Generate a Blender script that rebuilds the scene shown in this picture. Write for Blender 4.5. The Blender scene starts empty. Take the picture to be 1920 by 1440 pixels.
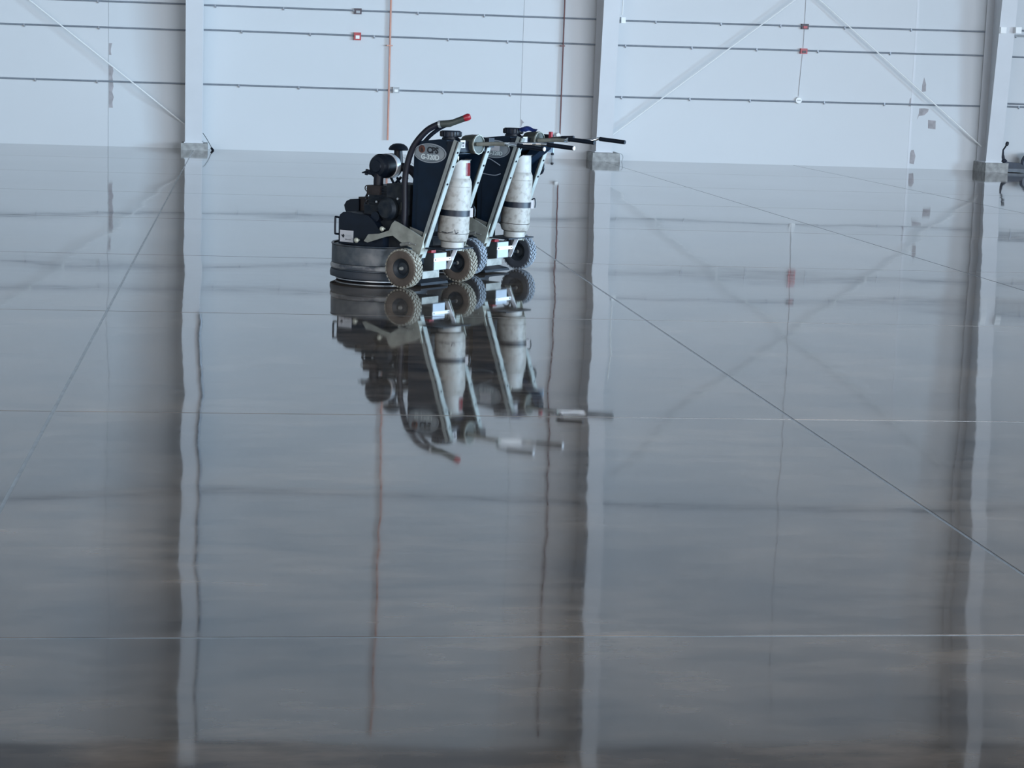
import bpy, bmesh, math, random
from mathutils import Vector, Matrix
random.seed(7)
PI = math.pi
scene = bpy.context.scene
C = scene.collection

# ------------------------------------------------------------------ camera
cam_data = bpy.data.cameras.new('camera')
cam = bpy.data.objects.new('camera', cam_data)
C.objects.link(cam)
cr = Vector((0.991315, -0.127158, 0.033559))
cu = Vector((-0.013027, 0.158979, 0.987196))
cf = Vector((0.130865, 0.979059, -0.155942))
cam.matrix_world = Matrix(((cr.x, cu.x, -cf.x, 0), (cr.y, cu.y, -cf.y, 0), (cr.z, cu.z, -cf.z, 1.8), (0, 0, 0, 1)))
cam_data.sensor_width = 36
cam_data.lens = 3837.49 / 1920 * 36
cam_data.clip_end = 200
scene.camera = cam

# ------------------------------------------------------------------ world, daylight, exposure
w = bpy.data.worlds.new('world'); scene.world = w; w.use_nodes = True
w.node_tree.nodes['Background'].inputs[0].default_value = (0.55, 0.70, 0.90, 1)
w.node_tree.nodes['Background'].inputs[1].default_value = 1.0

def area(name, loc, rot, sx, sy, energy, col, spread=180):
    d = bpy.data.lights.new(name, 'AREA'); d.shape = 'RECTANGLE'; d.size = sx; d.size_y = sy
    d.energy = energy; d.color = col; d.spread = math.radians(spread)
    o = bpy.data.objects.new(name, d); C.objects.link(o); o.location = loc; o.rotation_euler = rot
    return o
# daylight entering through the open dock side on the right and the right-hand doorway behind the photographer
area('daylight_right', (29.2, 2.0, 2.8), (0, math.radians(90 - 20), 0), 4.6, 29.0, 9400, (0.52, 0.765, 1.0), 140)
area('daylight_rear', (17.5, -13.8, 2.8), (math.radians(90 - 20), 0, 0), 22.0, 4.6, 3600, (0.79, 0.88, 1.0), 140)
area('fill_rear_left', (-13.0, -13.8, 2.8), (math.radians(90), 0, 0), 18.0, 4.6, 1300, (1.0, 0.94, 0.88))  # added warm fill from the left, lifts the shadows beside the columns

scene.view_settings.view_transform = 'Standard'
scene.view_settings.look = 'None'
scene.view_settings.gamma = 1
scene.view_settings.use_curve_mapping = False
scene.view_settings.exposure = 0.96

# ------------------------------------------------------------------ materials
def mat(name, col, rough=0.6, metal=0.0, var=0.0, scale=8.0, col2=None, spec=0.5, bump=0.0, thr=None):
    """plain procedural material: colour mixed by noise with a second colour"""
    m = bpy.data.materials.new(name); m.use_nodes = True
    nt = m.node_tree; b = nt.nodes['Principled BSDF']
    b.inputs['Roughness'].default_value = rough
    b.inputs['Metallic'].default_value = metal
    b.inputs['Specular IOR Level'].default_value = spec
    if col2 is None:
        col2 = tuple(c * (1 - var) for c in col)
    tc = nt.nodes.new('ShaderNodeTexCoord')
    n = nt.nodes.new('ShaderNodeTexNoise'); n.inputs['Scale'].default_value = scale; n.inputs['Detail'].default_value = 5
    nt.links.new(tc.outputs['Object'], n.inputs['Vector'])
    r = nt.nodes.new('ShaderNodeValToRGB')
    lo, hi = thr if thr else (0.35, 0.65)
    r.color_ramp.elements[0].position = lo; r.color_ramp.elements[1].position = hi
    r.color_ramp.elements[0].color = (*col, 1); r.color_ramp.elements[1].color = (*col2, 1)
    nt.links.new(n.outputs['Fac'], r.inputs['Fac'])
    nt.links.new(r.outputs['Color'], b.inputs['Base Color'])
    if bump:
        bp = nt.nodes.new('ShaderNodeBump'); bp.inputs['Strength'].default_value = bump; bp.inputs['Distance'].default_value = 0.01
        nt.links.new(n.outputs['Fac'], bp.inputs['Height']); nt.links.new(bp.outputs['Normal'], b.inputs['Normal'])
    return m

def floor_material():
    m = bpy.data.materials.new('polished_concrete'); m.use_nodes = True
    nt = m.node_tree; L = nt.links; N = nt.nodes.new; b = nt.nodes['Principled BSDF']
    geo = N('ShaderNodeNewGeometry')
    def noise(scale, detail, vec=None, rough=0.5):
        n = N('ShaderNodeTexNoise'); n.inputs['Scale'].default_value = scale; n.inputs['Detail'].default_value = detail
        n.inputs['Roughness'].default_value = rough
        L.new(vec or geo.outputs['Position'], n.inputs['Vector']); return n
    def ramp(src, p0, c0, p1, c1):
        r = N('ShaderNodeValToRGB'); r.color_ramp.elements[0].position = p0; r.color_ramp.elements[1].position = p1
        r.color_ramp.elements[0].color = (*c0, 1); r.color_ramp.elements[1].color = (*c1, 1)
        L.new(src, r.inputs['Fac']); return r
    mp = N('ShaderNodeMapping'); mp.inputs['Scale'].default_value = (1.0, 2.6, 1.0); L.new(geo.outputs['Position'], mp.inputs['Vector'])
    big = noise(0.9, 4, rough=0.55); mid = noise(2.6, 4, mp.outputs['Vector'], rough=0.6)
    r1 = ramp(big.outputs['Fac'], 0.33, (0.052, 0.044, 0.040), 0.68, (0.178, 0.128, 0.094))
    r2 = ramp(mid.outputs['Fac'], 0.34, (0.62, 0.64, 0.66), 0.68, (1.26, 1.22, 1.18))
    mx = N('ShaderNodeMix'); mx.data_type = 'RGBA'; mx.blend_type = 'MULTIPLY'; mx.inputs[0].default_value = 1
    L.new(r1.outputs[0], mx.inputs[6]); L.new(r2.outputs[0], mx.inputs[7])
    L.new(mx.outputs[2], b.inputs['Base Color'])
    rr = ramp(mid.outputs['Fac'], 0.3, (0.022,) * 3, 0.75, (0.060,) * 3)
    L.new(rr.outputs[0], b.inputs['Roughness'])
    b.inputs['IOR'].default_value = 1.56
    # very slight unevenness of the troweled slab: tilt of the normal, long waves and shorter ones
    def tilt(scale, amp, detail, kx=1.5):
        n = noise(scale, detail)
        s = N('ShaderNodeVectorMath'); s.operation = 'SUBTRACT'; s.inputs[1].default_value = (0.5, 0.5, 0.5)
        L.new(n.outputs['Color'], s.inputs[0])
        k = N('ShaderNodeVectorMath'); k.operation = 'MULTIPLY'; k.inputs[1].default_value = (amp * kx, amp, 0)
        L.new(s.outputs[0], k.inputs[0]); return k
    a = N('ShaderNodeVectorMath'); a.operation = 'ADD'
    L.new(tilt(0.5, 0.011, 0).outputs[0], a.inputs[0]); L.new(tilt(2.2, 0.0030, 1, 2.6).outputs[0], a.inputs[1])
    c = N('ShaderNodeVectorMath'); c.operation = 'ADD'
    L.new(geo.outputs['Normal'], c.inputs[0]); L.new(a.outputs[0], c.inputs[1])
    nn = N('ShaderNodeVectorMath'); nn.operation = 'NORMALIZE'; L.new(c.outputs[0], nn.inputs[0])
    L.new(nn.outputs[0], b.inputs['Normal'])
    return m

M = {}
M['floor'] = floor_material()
M['filler'] = mat('joint_filler', (0.30, 0.32, 0.33), 0.25, var=0.25, scale=6)
M['wall'] = mat('white_wall_paint', (0.70, 0.71, 0.72), 0.55, var=0.03, scale=0.35)
M['wall_b'] = mat('white_wall_paint_cool', (0.685, 0.705, 0.72), 0.55, var=0.03, scale=0.35)
M['caulk'] = mat('joint_caulk', (0.58, 0.60, 0.62), 0.6, var=0.1)
M['patch'] = mat('bare_repair_patch', (0.47, 0.44, 0.45), 0.8, var=0.25, scale=9)
M['steel_white'] = mat('white_painted_steel', (0.70, 0.71, 0.73), 0.42, var=0.04, scale=2)
M['concrete'] = mat('footing_concrete', (0.46, 0.455, 0.44), 0.85, var=0.4, scale=9, bump=0.3)
M['conduit'] = mat('grey_conduit', (0.30, 0.33, 0.37), 0.4, 0.2, var=0.15)
M['orange'] = mat('orange_pipe_paint', (0.72, 0.36, 0.27), 0.45, var=0.12, scale=5)
M['redpipe'] = mat('dark_red_pipe_paint', (0.19, 0.070, 0.066), 0.5, var=0.3, scale=4)
M['redbox'] = mat('red_alarm_plastic', (0.50, 0.035, 0.045), 0.4, var=0.15)
M['darkbox'] = mat('dark_box', (0.10, 0.07, 0.085), 0.5, var=0.3)
M['greybox'] = mat('grey_box', (0.45, 0.47, 0.49), 0.45, var=0.1)
M['whitebox'] = mat('white_box', (0.96, 0.96, 0.94), 0.4, var=0.03)
M['roof'] = mat('roof_deck', (0.30, 0.31, 0.33), 0.6, var=0.1, scale=1)
M['roofsteel'] = mat('roof_steel', (0.40, 0.41, 0.43), 0.5, var=0.1)
M['black'] = mat('black_plastic', (0.005, 0.009, 0.018), 0.45, var=0.3, scale=14, spec=0.3)
M['navy'] = mat('navy_black_tank', (0.003, 0.012, 0.028), 0.45, var=0.35, scale=6, spec=0.25)
M['hose'] = mat('black_rubber_hose', (0.008, 0.008, 0.015), 0.5, var=0.3, spec=0.3)
M['engine'] = mat('engine_dark_metal', (0.007, 0.012, 0.020), 0.55, 0.2, scale=16, col2=(0.028, 0.032, 0.036), spec=0.3)
M['rust'] = mat('rusty_brown_metal', (0.034, 0.026, 0.025), 0.6, 0.2, var=0.5, scale=20)
M['shroud'] = mat('scuffed_dark_shroud', (0.030, 0.040, 0.052), 0.42, 0.3, scale=7, col2=(0.15, 0.15, 0.15), thr=(0.42, 0.75))
M['band'] = mat('scuffed_band', (0.05, 0.055, 0.065), 0.45, 0.2, scale=6, col2=(0.36, 0.35, 0.34), thr=(0.42, 0.62))
M['skirt'] = mat('skirt_rubber', (0.022, 0.027, 0.036), 0.5, var=0.3, scale=10)
M['dusty'] = mat('dusty_grey_steel', (0.34, 0.345, 0.30), 0.5, 0.2, var=0.35, scale=10)
M['rail'] = mat('galvanised_rail', (0.55, 0.60, 0.58), 0.38, 0.45, var=0.22, scale=9)
M['railside'] = mat('grey_rail_side', (0.36, 0.38, 0.36), 0.45, 0.35, var=0.3, scale=9)
M['plate'] = mat('whitish_steel_plate', (0.26, 0.26, 0.24), 0.5, 0.1, var=0.45, scale=14)
M['cylinder'] = mat('grubby_white_cylinder', (0.30, 0.285, 0.26), 0.5, scale=24, col2=(0.13, 0.108, 0.092), thr=(0.48, 0.80))
M['cylinder_clean'] = mat('white_cylinder_collar', (0.33, 0.32, 0.30), 0.5, scale=14, col2=(0.19, 0.17, 0.155), thr=(0.5, 0.8))
M['tyre'] = mat('dusty_brown_tyre', (0.105, 0.082, 0.066), 0.85, var=0.4, scale=9)
M['lug'] = mat('dusty_tread', (0.27, 0.25, 0.205), 0.85, var=0.35, scale=12)
M['tyre_grey'] = mat('grey_tyre', (0.045, 0.052, 0.066), 0.8, var=0.4, scale=9)
M['lug_grey'] = mat('grey_tread', (0.23, 0.26, 0.30), 0.85, var=0.4, scale=12)
M['rim'] = mat('black_wheel_rim', (0.022, 0.028, 0.036), 0.5, 0.2, var=0.3)
M['chrome'] = mat('chrome', (0.82, 0.83, 0.84), 0.14, 1.0, var=0.05)
M['bright'] = mat('bright_band', (0.78, 0.79, 0.82), 0.35, 0.3, var=0.1)
M['silver'] = mat('silver_plate', (0.46, 0.48, 0.49), 0.35, 0.4, var=0.15, scale=12)
M['signface'] = mat('sign_grey_face', (0.30, 0.32, 0.33), 0.4, 0.2, col2=(0.17, 0.20, 0.22), scale=7)
M['signrim'] = mat('sign_grey_rim', (0.34, 0.37, 0.40), 0.4, 0.2, var=0.1)
M['ink'] = mat('dark_lettering', (0.012, 0.014, 0.02), 0.5, var=0.1)
M['pale'] = mat('pale_lettering', (0.62, 0.68, 0.68), 0.5, var=0.1)
M['orangeink'] = mat('orange_brown_mark', (0.15, 0.05, 0.03), 0.5, col2=(0.03, 0.015, 0.015), scale=40)
M['white'] = mat('white_label', (0.52, 0.52, 0.54), 0.5, var=0.06, scale=20)
M['red'] = mat('red_plastic', (0.26, 0.012, 0.022), 0.35, var=0.25, scale=20)
M['olive'] = mat('olive_grey_drum', (0.055, 0.063, 0.055), 0.5, 0.1, var=0.4, scale=16)
M['battery'] = mat('dark_battery_case', (0.040, 0.045, 0.048), 0.5, var=0.2)
M['batface'] = mat('pale_battery_face', (0.36, 0.40, 0.46), 0.4, 0.1, var=0.12, scale=12)
M['blue'] = mat('blue_cloth', (0.012, 0.035, 0.20), 0.8, var=0.4, scale=18)
M['bluetag'] = mat('pale_blue_plate', (0.38, 0.52, 0.68), 0.4, var=0.05)
M['brass'] = mat('pale_bolt_metal', (0.55, 0.54, 0.44), 0.4, 0.3, var=0.2)
M['darkequip'] = mat('dark_blue_black_equipment', (0.018, 0.026, 0.05), 0.5, var=0.4)
M['greyequip'] = mat('grey_equipment_base', (0.18, 0.20, 0.23), 0.6, var=0.3)

# ------------------------------------------------------------------ mesh helpers
def bm_new(): return bmesh.new()

def obj(name, bm, m, parent=None, smooth=True, bevel=0.0, angle=0.6):
    if bevel:
        es = [e for e in bm.edges if len(e.link_faces) == 2 and e.calc_face_angle(0) > 0.7]
        if es: bmesh.ops.bevel(bm, geom=es, offset=bevel, segments=2, affect='EDGES', profile=0.6)
    bmesh.ops.recalc_face_normals(bm, faces=bm.faces)
    if smooth:
        for f in bm.faces: f.smooth = True
        for e in bm.edges:
            if len(e.link_faces) == 2 and e.calc_face_angle(0) > angle: e.smooth = False
    me = bpy.data.meshes.new(name); bm.to_mesh(me); bm.free()
    if m is not None: me.materials.append(M[m] if isinstance(m, str) else m)
    o = bpy.data.objects.new(name, me); C.objects.link(o)
    if parent: o.parent = parent
    return o

def box(bm, a, b):
    """axis aligned box from corner a to corner b"""
    vs = [bm.verts.new((x, y, z)) for x in (a[0], b[0]) for y in (a[1], b[1]) for z in (a[2], b[2])]
    for f in ((0, 1, 3, 2), (4, 6, 7, 5), (0, 4, 5, 1), (2, 3, 7, 6), (0, 2, 6, 4), (1, 5, 7, 3)):
        bm.faces.new([vs[i] for i in f])
    return bm

def prism(bm, pts, y0, y1):
    """polygon in x,z extruded along y"""
    a = [bm.verts.new((x, y0, z)) for x, z in pts]; b = [bm.verts.new((x, y1, z)) for x, z in pts]
    n = len(pts)
    bm.faces.new(a); bm.faces.new(b[::-1])
    for i in range(n): bm.faces.new((a[i], b[i], b[(i + 1) % n], a[(i + 1) % n]))
    return bm

def frame(d):
    d = Vector(d).normalized()
    u = d.cross(Vector((0, 0, 1)) if abs(d.z) < 0.9 else Vector((0, 1, 0))).normalized()
    return u, d.cross(u)

def tube(bm, pts, r, seg=10, cap=True):
    pts = [Vector(p) for p in pts]; rings = []
    rs = r if isinstance(r, (list, tuple)) else [r] * len(pts)
    u0 = None
    for i, p in enumerate(pts):
        d = (pts[min(i + 1, len(pts) - 1)] - pts[max(i - 1, 0)]).normalized()
        if u0 is None: u, v = frame(d)
        else:
            u = (u0 - d * u0.dot(d)).normalized(); v = d.cross(u)
        u0 = u
        rings.append([bm.verts.new(p + (u * math.cos(2 * PI * k / seg) + v * math.sin(2 * PI * k / seg)) * rs[i]) for k in range(seg)])
    for a, b in zip(rings, rings[1:]):
        for k in range(seg): bm.faces.new((a[k], a[(k + 1) % seg], b[(k + 1) % seg], b[k]))
    if cap: bm.faces.new(rings[0][::-1]); bm.faces.new(rings[-1])
    return bm

def smooth_path(pts, n=6):
    """Catmull-Rom through the points"""
    P = [Vector(p) for p in pts]; P = [2 * P[0] - P[1]] + P + [2 * P[-1] - P[-2]]; out = []
    for i in range(1, len(P) - 2):
        a, b, c, d = P[i - 1:i + 3]
        for k in range(n):
            t = k / n
            out.append(0.5 * (2 * b + (c - a) * t + (2 * a - 5 * b + 4 * c - d) * t * t + (3 * b - a - 3 * c + d) * t ** 3))
    out.append(P[-2]); return out

def lathe(bm, prof, origin, axis=(0, 0, 1), seg=32, cap=True):
    """profile of (radius, distance along axis)"""
    o = Vector(origin); d = Vector(axis).normalized(); u, v = frame(d); rings = []
    for r, h in prof:
        c = o + d * h
        if r < 1e-6: rings.append([bm.verts.new(c)])
        else: rings.append([bm.verts.new(c + (u * math.cos(2 * PI * k / seg) + v * math.sin(2 * PI * k / seg)) * r) for k in range(seg)])
    for a, b in zip(rings, rings[1:]):
        for k in range(seg):
            A = a[k % len(a)]; B = a[(k + 1) % len(a)]; Cc = b[(k + 1) % len(b)]; D = b[k % len(b)]
            vs = []
            for x in (A, B, Cc, D):
                if x not in vs: vs.append(x)
            if len(vs) > 2: bm.faces.new(vs)
    for rg in (rings[0], rings[-1]):
        if cap and len(rg) > 2: bm.faces.new(rg)
    return bm

def empty(name, loc=(0, 0, 0), rz=0.0):
    o = bpy.data.objects.new(name, None); C.objects.link(o); o.location = loc; o.rotation_euler = (0, 0, rz); o.empty_display_size = 0.2
    return o

def tag(o, label, cat, group=None):
    o['label'] = label; o['category'] = cat
    if group: o['group'] = group
    return o

def structure(o): o['kind'] = 'structure'; return o

def text_mesh(name, s, size, m, parent, origin, xdir, zdir, extr=0.0015, bold=0.0):
    cu_ = bpy.data.curves.new(name, 'FONT'); cu_.body = s; cu_.size = size; cu_.extrude = extr; cu_.align_x = 'CENTER'; cu_.align_y = 'CENTER'
    cu_.offset = bold; cu_.resolution_u = 3
    t = bpy.data.objects.new(name, cu_); C.objects.link(t)
    dg = bpy.context.evaluated_depsgraph_get(); dg.update()
    me = bpy.data.meshes.new_from_object(t.evaluated_get(dg)); bpy.data.objects.remove(t); bpy.data.curves.remove(cu_)
    x = Vector(xdir).normalized(); y = Vector(zdir).normalized(); z = x.cross(y)
    me.transform(Matrix(((x.x, y.x, z.x, origin[0]), (x.y, y.y, z.y, origin[1]), (x.z, y.z, z.z, origin[2]), (0, 0, 0, 1))))
    me.materials.clear(); me.materials.append(M[m])
    o = bpy.data.objects.new(name, me); C.objects.link(o); o.parent = parent; return o

# ------------------------------------------------------------------ the building
D = 38.456            # inner face of the far wall
JX0, JX = -0.93, 3.785; JY = 4.03
X0, X1 = JX0 - 7 * JX, JX0 + 8 * JX
Y0 = D - 13 * JY
HT = 11.45

fl = structure(obj('floor', box(bm_new(), (X0, Y0, -0.30), (X1, D, -0.0015)), 'filler', smooth=False))
slab_me = None
for i in range(15):
    for j in range(13):
        if slab_me is None:
            g = 0.009
            s = obj('slab', box(bm_new(), (g, g, -0.12), (JX - g, JY - g, 0.0)), 'floor', fl, smooth=False); slab_me = s.data
        else:
            s = bpy.data.objects.new('slab', slab_me); C.objects.link(s); s.parent = fl
        s.location = (X0 + i * JX, Y0 + j * JY, 0)

# far wall: tilt-up panels with caulked seams
wb = structure(obj('wall_back', box(bm_new(), (X0, D + 0.008, -0.3), (X1, D + 0.25, HT)), 'caulk', smooth=False))
seams = [X0, -17.65, -10.07, -2.495, 5.125, 12.72, 20.3, X1]
for k, (a, b) in enumerate(zip(seams, seams[1:])):
    g = 0.006
    obj('wall_panel', box(bm_new(), (a + g, D, 0.0), (b - g, D + 0.012, HT)), 'wall_b' if k % 2 else 'wall', wb, smooth=False, bevel=0.003)
def patch(pts):
    bm = bm_new(); prism(bm, pts, D - 0.003, D + 0.001); obj('paint_patch', bm, 'patch', wb, smooth=False)
def strip_pts(x0, x1, z0, z1, n, jit):
    L_ = [(x0, z0)]; R_ = []
    for i in range(n):
        z = z0 + (z1 - z0) * i / (n - 1)
        R_.append((x1 + random.uniform(-jit, jit), z))
    return [(x0, z0)] + R_ + [(x0, z1)]
patch(strip_pts(-2.48, -2.40, 0.705, 1.47, 9, 0.025))
patch(strip_pts(-2.48, -2.435, 1.66, 1.87, 5, 0.015))
patch([(12.90, 1.47), (12.98, 1.485), (12.975, 1.62), (12.93, 1.75), (12.90, 1.60)])
patch([(12.84, 0.94), (12.87, 1.01), (12.98, 1.03), (13.05, 1.10), (13.06, 1.15), (12.98, 1.16), (12.87, 1.155), (12.87, 1.07)])
patch([(13.07, 0.78), (13.22, 0.765), (13.215, 0.93), (13.06, 0.94)])
patch([(12.735, 0.10), (12.83, 0.085), (12.855, 0.24), (12.81, 0.36), (12.76, 0.35), (12.735, 0.26)])
patch([(12.655, 1.19), (12.70, 1.19), (12.70, 1.36), (12.67, 1.33)])
patch([(5.14, 0.72), (5.20, 0.66), (5.17, 0.64), (5.14, 0.56)])
# pale caulk line proud of the right seam
obj('seam_strip', box(bm_new(), (12.72 - 0.022, D - 0.004, 0.0), (12.72 + 0.022, D + 0.03, HT)), 'steel_white', wb, smooth=False)

wl = structure(obj('wall_left', box(bm_new(), (X0 - 0.25, Y0, -0.3), (X0, D + 0.25, HT)), 'wall', smooth=False))
# right wall: an open dock side; front wall behind the photographer: two wide doorways
wr_bm = bm_new()
box(wr_bm, (X1, Y0, 5.3), (X1 + 0.25, D + 0.25, HT)); box(wr_bm, (X1, 16.8, -0.3), (X1 + 0.25, D + 0.25, 5.3)); box(wr_bm, (X1, Y0, -0.3), (X1 + 0.25, -12.7, 5.3))
box(wr_bm, (X1, -12.7, -0.3), (X1 + 0.25, 16.8, 0.3))
structure(obj('wall_right', wr_bm, 'wall', smooth=False))
wf_bm = bm_new()
box(wf_bm, (X0, Y0 - 0.25, 5.3), (X1, Y0, HT)); box(wf_bm, (X0, Y0 - 0.25, -0.3), (-22.2, Y0, 5.3)); box(wf_bm, (-3.8, Y0 - 0.25, -0.3), (6.3, Y0, 5.3)); box(wf_bm, (28.7, Y0 - 0.25, -0.3), (X1, Y0, 5.3))
box(wf_bm, (-22.2, Y0 - 0.25, -0.3), (28.7, Y0, 0.3))
structure(obj('wall_front', wf_bm, 'wall', smooth=False))
ce = structure(obj('ceiling', box(bm_new(), (X0 - 0.25, Y0 - 0.25, HT + 0.9), (X1 + 0.25, D + 0.25, HT + 1.0)), 'roof', smooth=False))
fas = bm_new(); box(fas, (X0 - 0.25, D, HT), (X1 + 0.25, D + 0.25, HT + 0.9)); box(fas, (X0 - 0.25, Y0 - 0.25, HT), (X1 + 0.25, Y0, HT + 0.9))
box(fas, (X0 - 0.25, Y0, HT), (X0, D, HT + 0.9)); box(fas, (X1, Y0, HT), (X1 + 0.25, D, HT + 0.9))
structure(obj('trim_1', fas, 'roof', smooth=False))
def ibeam(bm, x, y0, y1, z, h=0.6, wd=0.2):
    box(bm, (x - wd / 2, y0, z - 0.02), (x + wd / 2, y1, z)); box(bm, (x - wd / 2, y0, z - h), (x + wd / 2, y1, z - h + 0.02)); box(bm, (x - 0.01, y0, z - h + 0.02), (x + 0.01, y1, z - 0.02))
for k in range(-3, 4):
    bm = bm_new(); ibeam(bm, -0.93 + 7.575 * k, Y0 + 0.3, D - 0.3, HT + 0.68, 0.7, 0.25); obj('rafter', bm, 'roofsteel', ce, smooth=False)
for k in range(26):
    y = D - 1.0 - 2.0 * k
    bm = bm_new(); box(bm, (X0 + 0.1, y - 0.04, HT + 0.70), (X1 - 0.1, y + 0.04, HT + 0.88)); obj('purlin', bm, 'roofsteel', ce, smooth=False)

# tapered steel columns on concrete footings
def column(x, label, ped_w, ped_h, ped_dx=0.0):
    r = empty('steel_column', (x, D, 0)); tag(r, label, 'column', 'tapered columns along the far wall')
    d0, d1, hw, t = 0.56, 1.62, 0.152, 0.018; z0 = ped_h; z1 = HT
    bm = bm_new()   # front flange leaning inward
    def slab4(pts4, dy0, dy1, x0, x1):
        pass
    v = []
    for z, d in ((z0, d0), (z1, d1)):
        for yy in (-d, -d + t):
            for xx in (-hw, hw): v.append(bm.verts.new((xx, yy, z)))
    for f in ((0, 1, 3, 2), (4, 6, 7, 5), (0, 4, 5, 1), (2, 3, 7, 6), (0, 2, 6, 4), (1, 5, 7, 3)): bm.faces.new([v[i] for i in f])
    obj('front_flange', bm, 'steel_white', r, smooth=False)
    obj('rear_flange', box(bm_new(), (-hw, -0.06, z0), (hw, -0.06 + t, z1)), 'steel_white', r, smooth=False)
    bm = bm_new(); v = []
    for z, d in ((z0, d0), (z1, d1)):
        for yy in (-d + t, -0.06):
            for xx in (-0.006, 0.006): v.append(bm.verts.new((xx, yy, z)))
    for f in ((0, 1, 3, 2), (4, 6, 7, 5), (0, 4, 5, 1), (2, 3, 7, 6), (0, 2, 6, 4), (1, 5, 7, 3)): bm.faces.new([v[i] for i in f])
    obj('web', bm, 'steel_white', r, smooth=False)
    bm = bm_new(); box(bm, (-0.17, -d0 - 0.02, z0), (0.17, -0.03, z0 + 0.02)); obj('base_plate', bm, 'steel_white', r, smooth=False)
    bm = bm_new(); box(bm, (-ped_w / 2 + ped_dx, -d0 - 0.13, 0.0), (ped_w / 2 + ped_dx, 0.0, ped_h))
    for vv in bm.verts: vv.co.x += random.uniform(-0.008, 0.008); vv.co.z += random.uniform(-0.006, 0.006) if vv.co.z > 0.05 else 0
    obj('concrete_footing', bm, 'concrete', r, smooth=False, bevel=0.008)
    return r
col1 = column(-0.93, 'white steel column on a chipped low footing, leftmost of the three, left of the grinders', 0.47, 0.125, 0.02)
col2 = column(6.645, 'white steel column on a grey block footing behind the grinder handlebars', 0.52, 0.165, 0.03)
col3 = column(14.22, 'white steel column at the right edge carrying two small white boxes', 0.45, 0.18, 0.03)
# dark drain pipe high on the left column
bm = bm_new(); tube(bm, [(0.175, -0.88, 2.95), (0.175, -1.60, HT - 0.1)], 0.028, 8); obj('riser_pipe', bm, 'conduit', col1)
bm = bm_new(); tube(bm, [(0.20, -0.80, 2.70), (0.20, -0.95, 4.2)], 0.012, 8); obj('riser_cable', bm, 'whitebox', col2)

# horizontal conduit runs, one per bay and height
def conduit(xa, xb, z, label, zb=None, mk='conduit', step=1.25, off=0.0, r=0.017):
    zb = z if zb is None else zb
    root = empty('wall_conduit', (xa, D, z)); tag(root, label, 'conduit', 'horizontal conduits on the far wall')
    dz = zb - z; Lx = xb - xa
    bm = bm_new(); tube(bm, [(0, -0.035, 0), (Lx, -0.035, dz)], r, 8); obj('pipe', bm, mk, root)
    n = int(Lx / step)
    for i in range(n):
        x = off + 0.3 + i * step + random.uniform(-0.12, 0.12)
        if x > Lx - 0.1: continue
        z_ = dz * x / Lx
        bm = bm_new(); box(bm, (x - 0.012, -0.054, z_ - 0.019), (x + 0.012, 0.0, z_ + 0.019)); box(bm, (x + 0.0, -0.045, z_ - 0.042), (x + 0.018, -0.005, z_ - 0.019))
        obj('strap', bm, mk, root, smooth=False)
bays = [(X0 + 0.2, -1.02, 'in the bay left of the left column'), (-0.84, 6.55, 'in the bay behind the grinders'), (6.74, 14.12, 'in the bay with the crossing brace rods'), (14.31, X1 - 0.2, 'right of the right column')]
hs = [('lowest thin grey conduit across the wall', 1.185), ('middle thin grey conduit across the wall', 2.155), ('upper thin grey conduit across the wall', 2.615)]
for (xa, xb, where) in bays:
    for (nm, z) in hs:
        right = xa > 6
        zz = {1.185: (1.19, 1.235) if right else (1.185, 1.18), 2.155: (2.15, 2.20) if right else (2.17, 2.15), 2.615: (2.61, 2.655) if right else (2.615, 2.62)}[z]
        if xa > 14: zz = {1.185: (1.245, 1.245), 2.155: (2.195, 2.195), 2.615: (2.70, 2.70)}[z]
        conduit(xa, xb, zz[0], nm + ' ' + where, zz[1], off=random.uniform(0, 0.6))
conduit(14.31, X1 - 0.2, 1.30, 'second low conduit just above the lowest one right of the right column')
conduit(14.31, X1 - 0.2, 2.60, 'pale conduit just under the upper one right of the right column', mk='greybox', r=0.022)
# strut high on the wall (seen only in the floor's reflection)
for (xa, xb, where) in bays:
    bm = bm_new(); box(bm, (0, -0.09, -0.03), (xb - xa, 0, 0.03)); o = obj('wall_strut', bm, 'conduit', smooth=False); o.location = (xa, D, 6.62)
    tag(o, 'dark strut high on the far wall ' + where, 'strut', 'struts high on the far wall')

# devices on the conduits
def device(name, x, z, sx, sz, dep, m, label, cat, lens=None, y=None, group=None):
    y = D if y is None else y
    r = empty(name, (x, y, z)); tag(r, label, cat, group)
    bm = bm_new(); box(bm, (-sx / 2, -dep, -sz / 2), (sx / 2, 0, sz / 2)); obj('housing', bm, m, r, smooth=False, bevel=0.008)
    if lens:
        bm = bm_new(); box(bm, (-sx * 0.28, -dep - 0.014, -sz * 0.34), (sx * 0.28, -dep + 0.004, sz * 0.1)); obj('lens', bm, lens, r, smooth=False, bevel=0.004)
    return r
device('horn_strobe', 2.035, 2.15, 0.13, 0.14, 0.08, 'redbox', 'red wall alarm with a pale lens on the middle conduit left of the orange pipe', 'alarm', 'whitebox')
device('horn_strobe', 10.51, 2.165, 0.13, 0.10, 0.08, 'redbox', 'dull red wall alarm on the middle conduit below the brace crossing', 'alarm', 'darkbox')
device('junction_box', 2.035, 2.605, 0.13, 0.105, 0.07, 'darkbox', 'dark square box on the upper conduit above the bright red alarm', 'box', 'greybox')
device('junction_box', 10.51, 2.625, 0.135, 0.10, 0.07, 'darkbox', 'dark box on the upper conduit between the two brace rods', 'box', 'redbox')
device('junction_box', 2.77, 1.19, 0.12, 0.11, 0.08, 'greybox', 'pale grey square box on the lowest conduit beside the orange pipe', 'box', 'whitebox')
device('junction_box', 7.005, 2.62, 0.085, 0.11, 0.07, 'whitebox', 'small white box at the end of the upper conduit beside the middle column', 'box')
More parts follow.
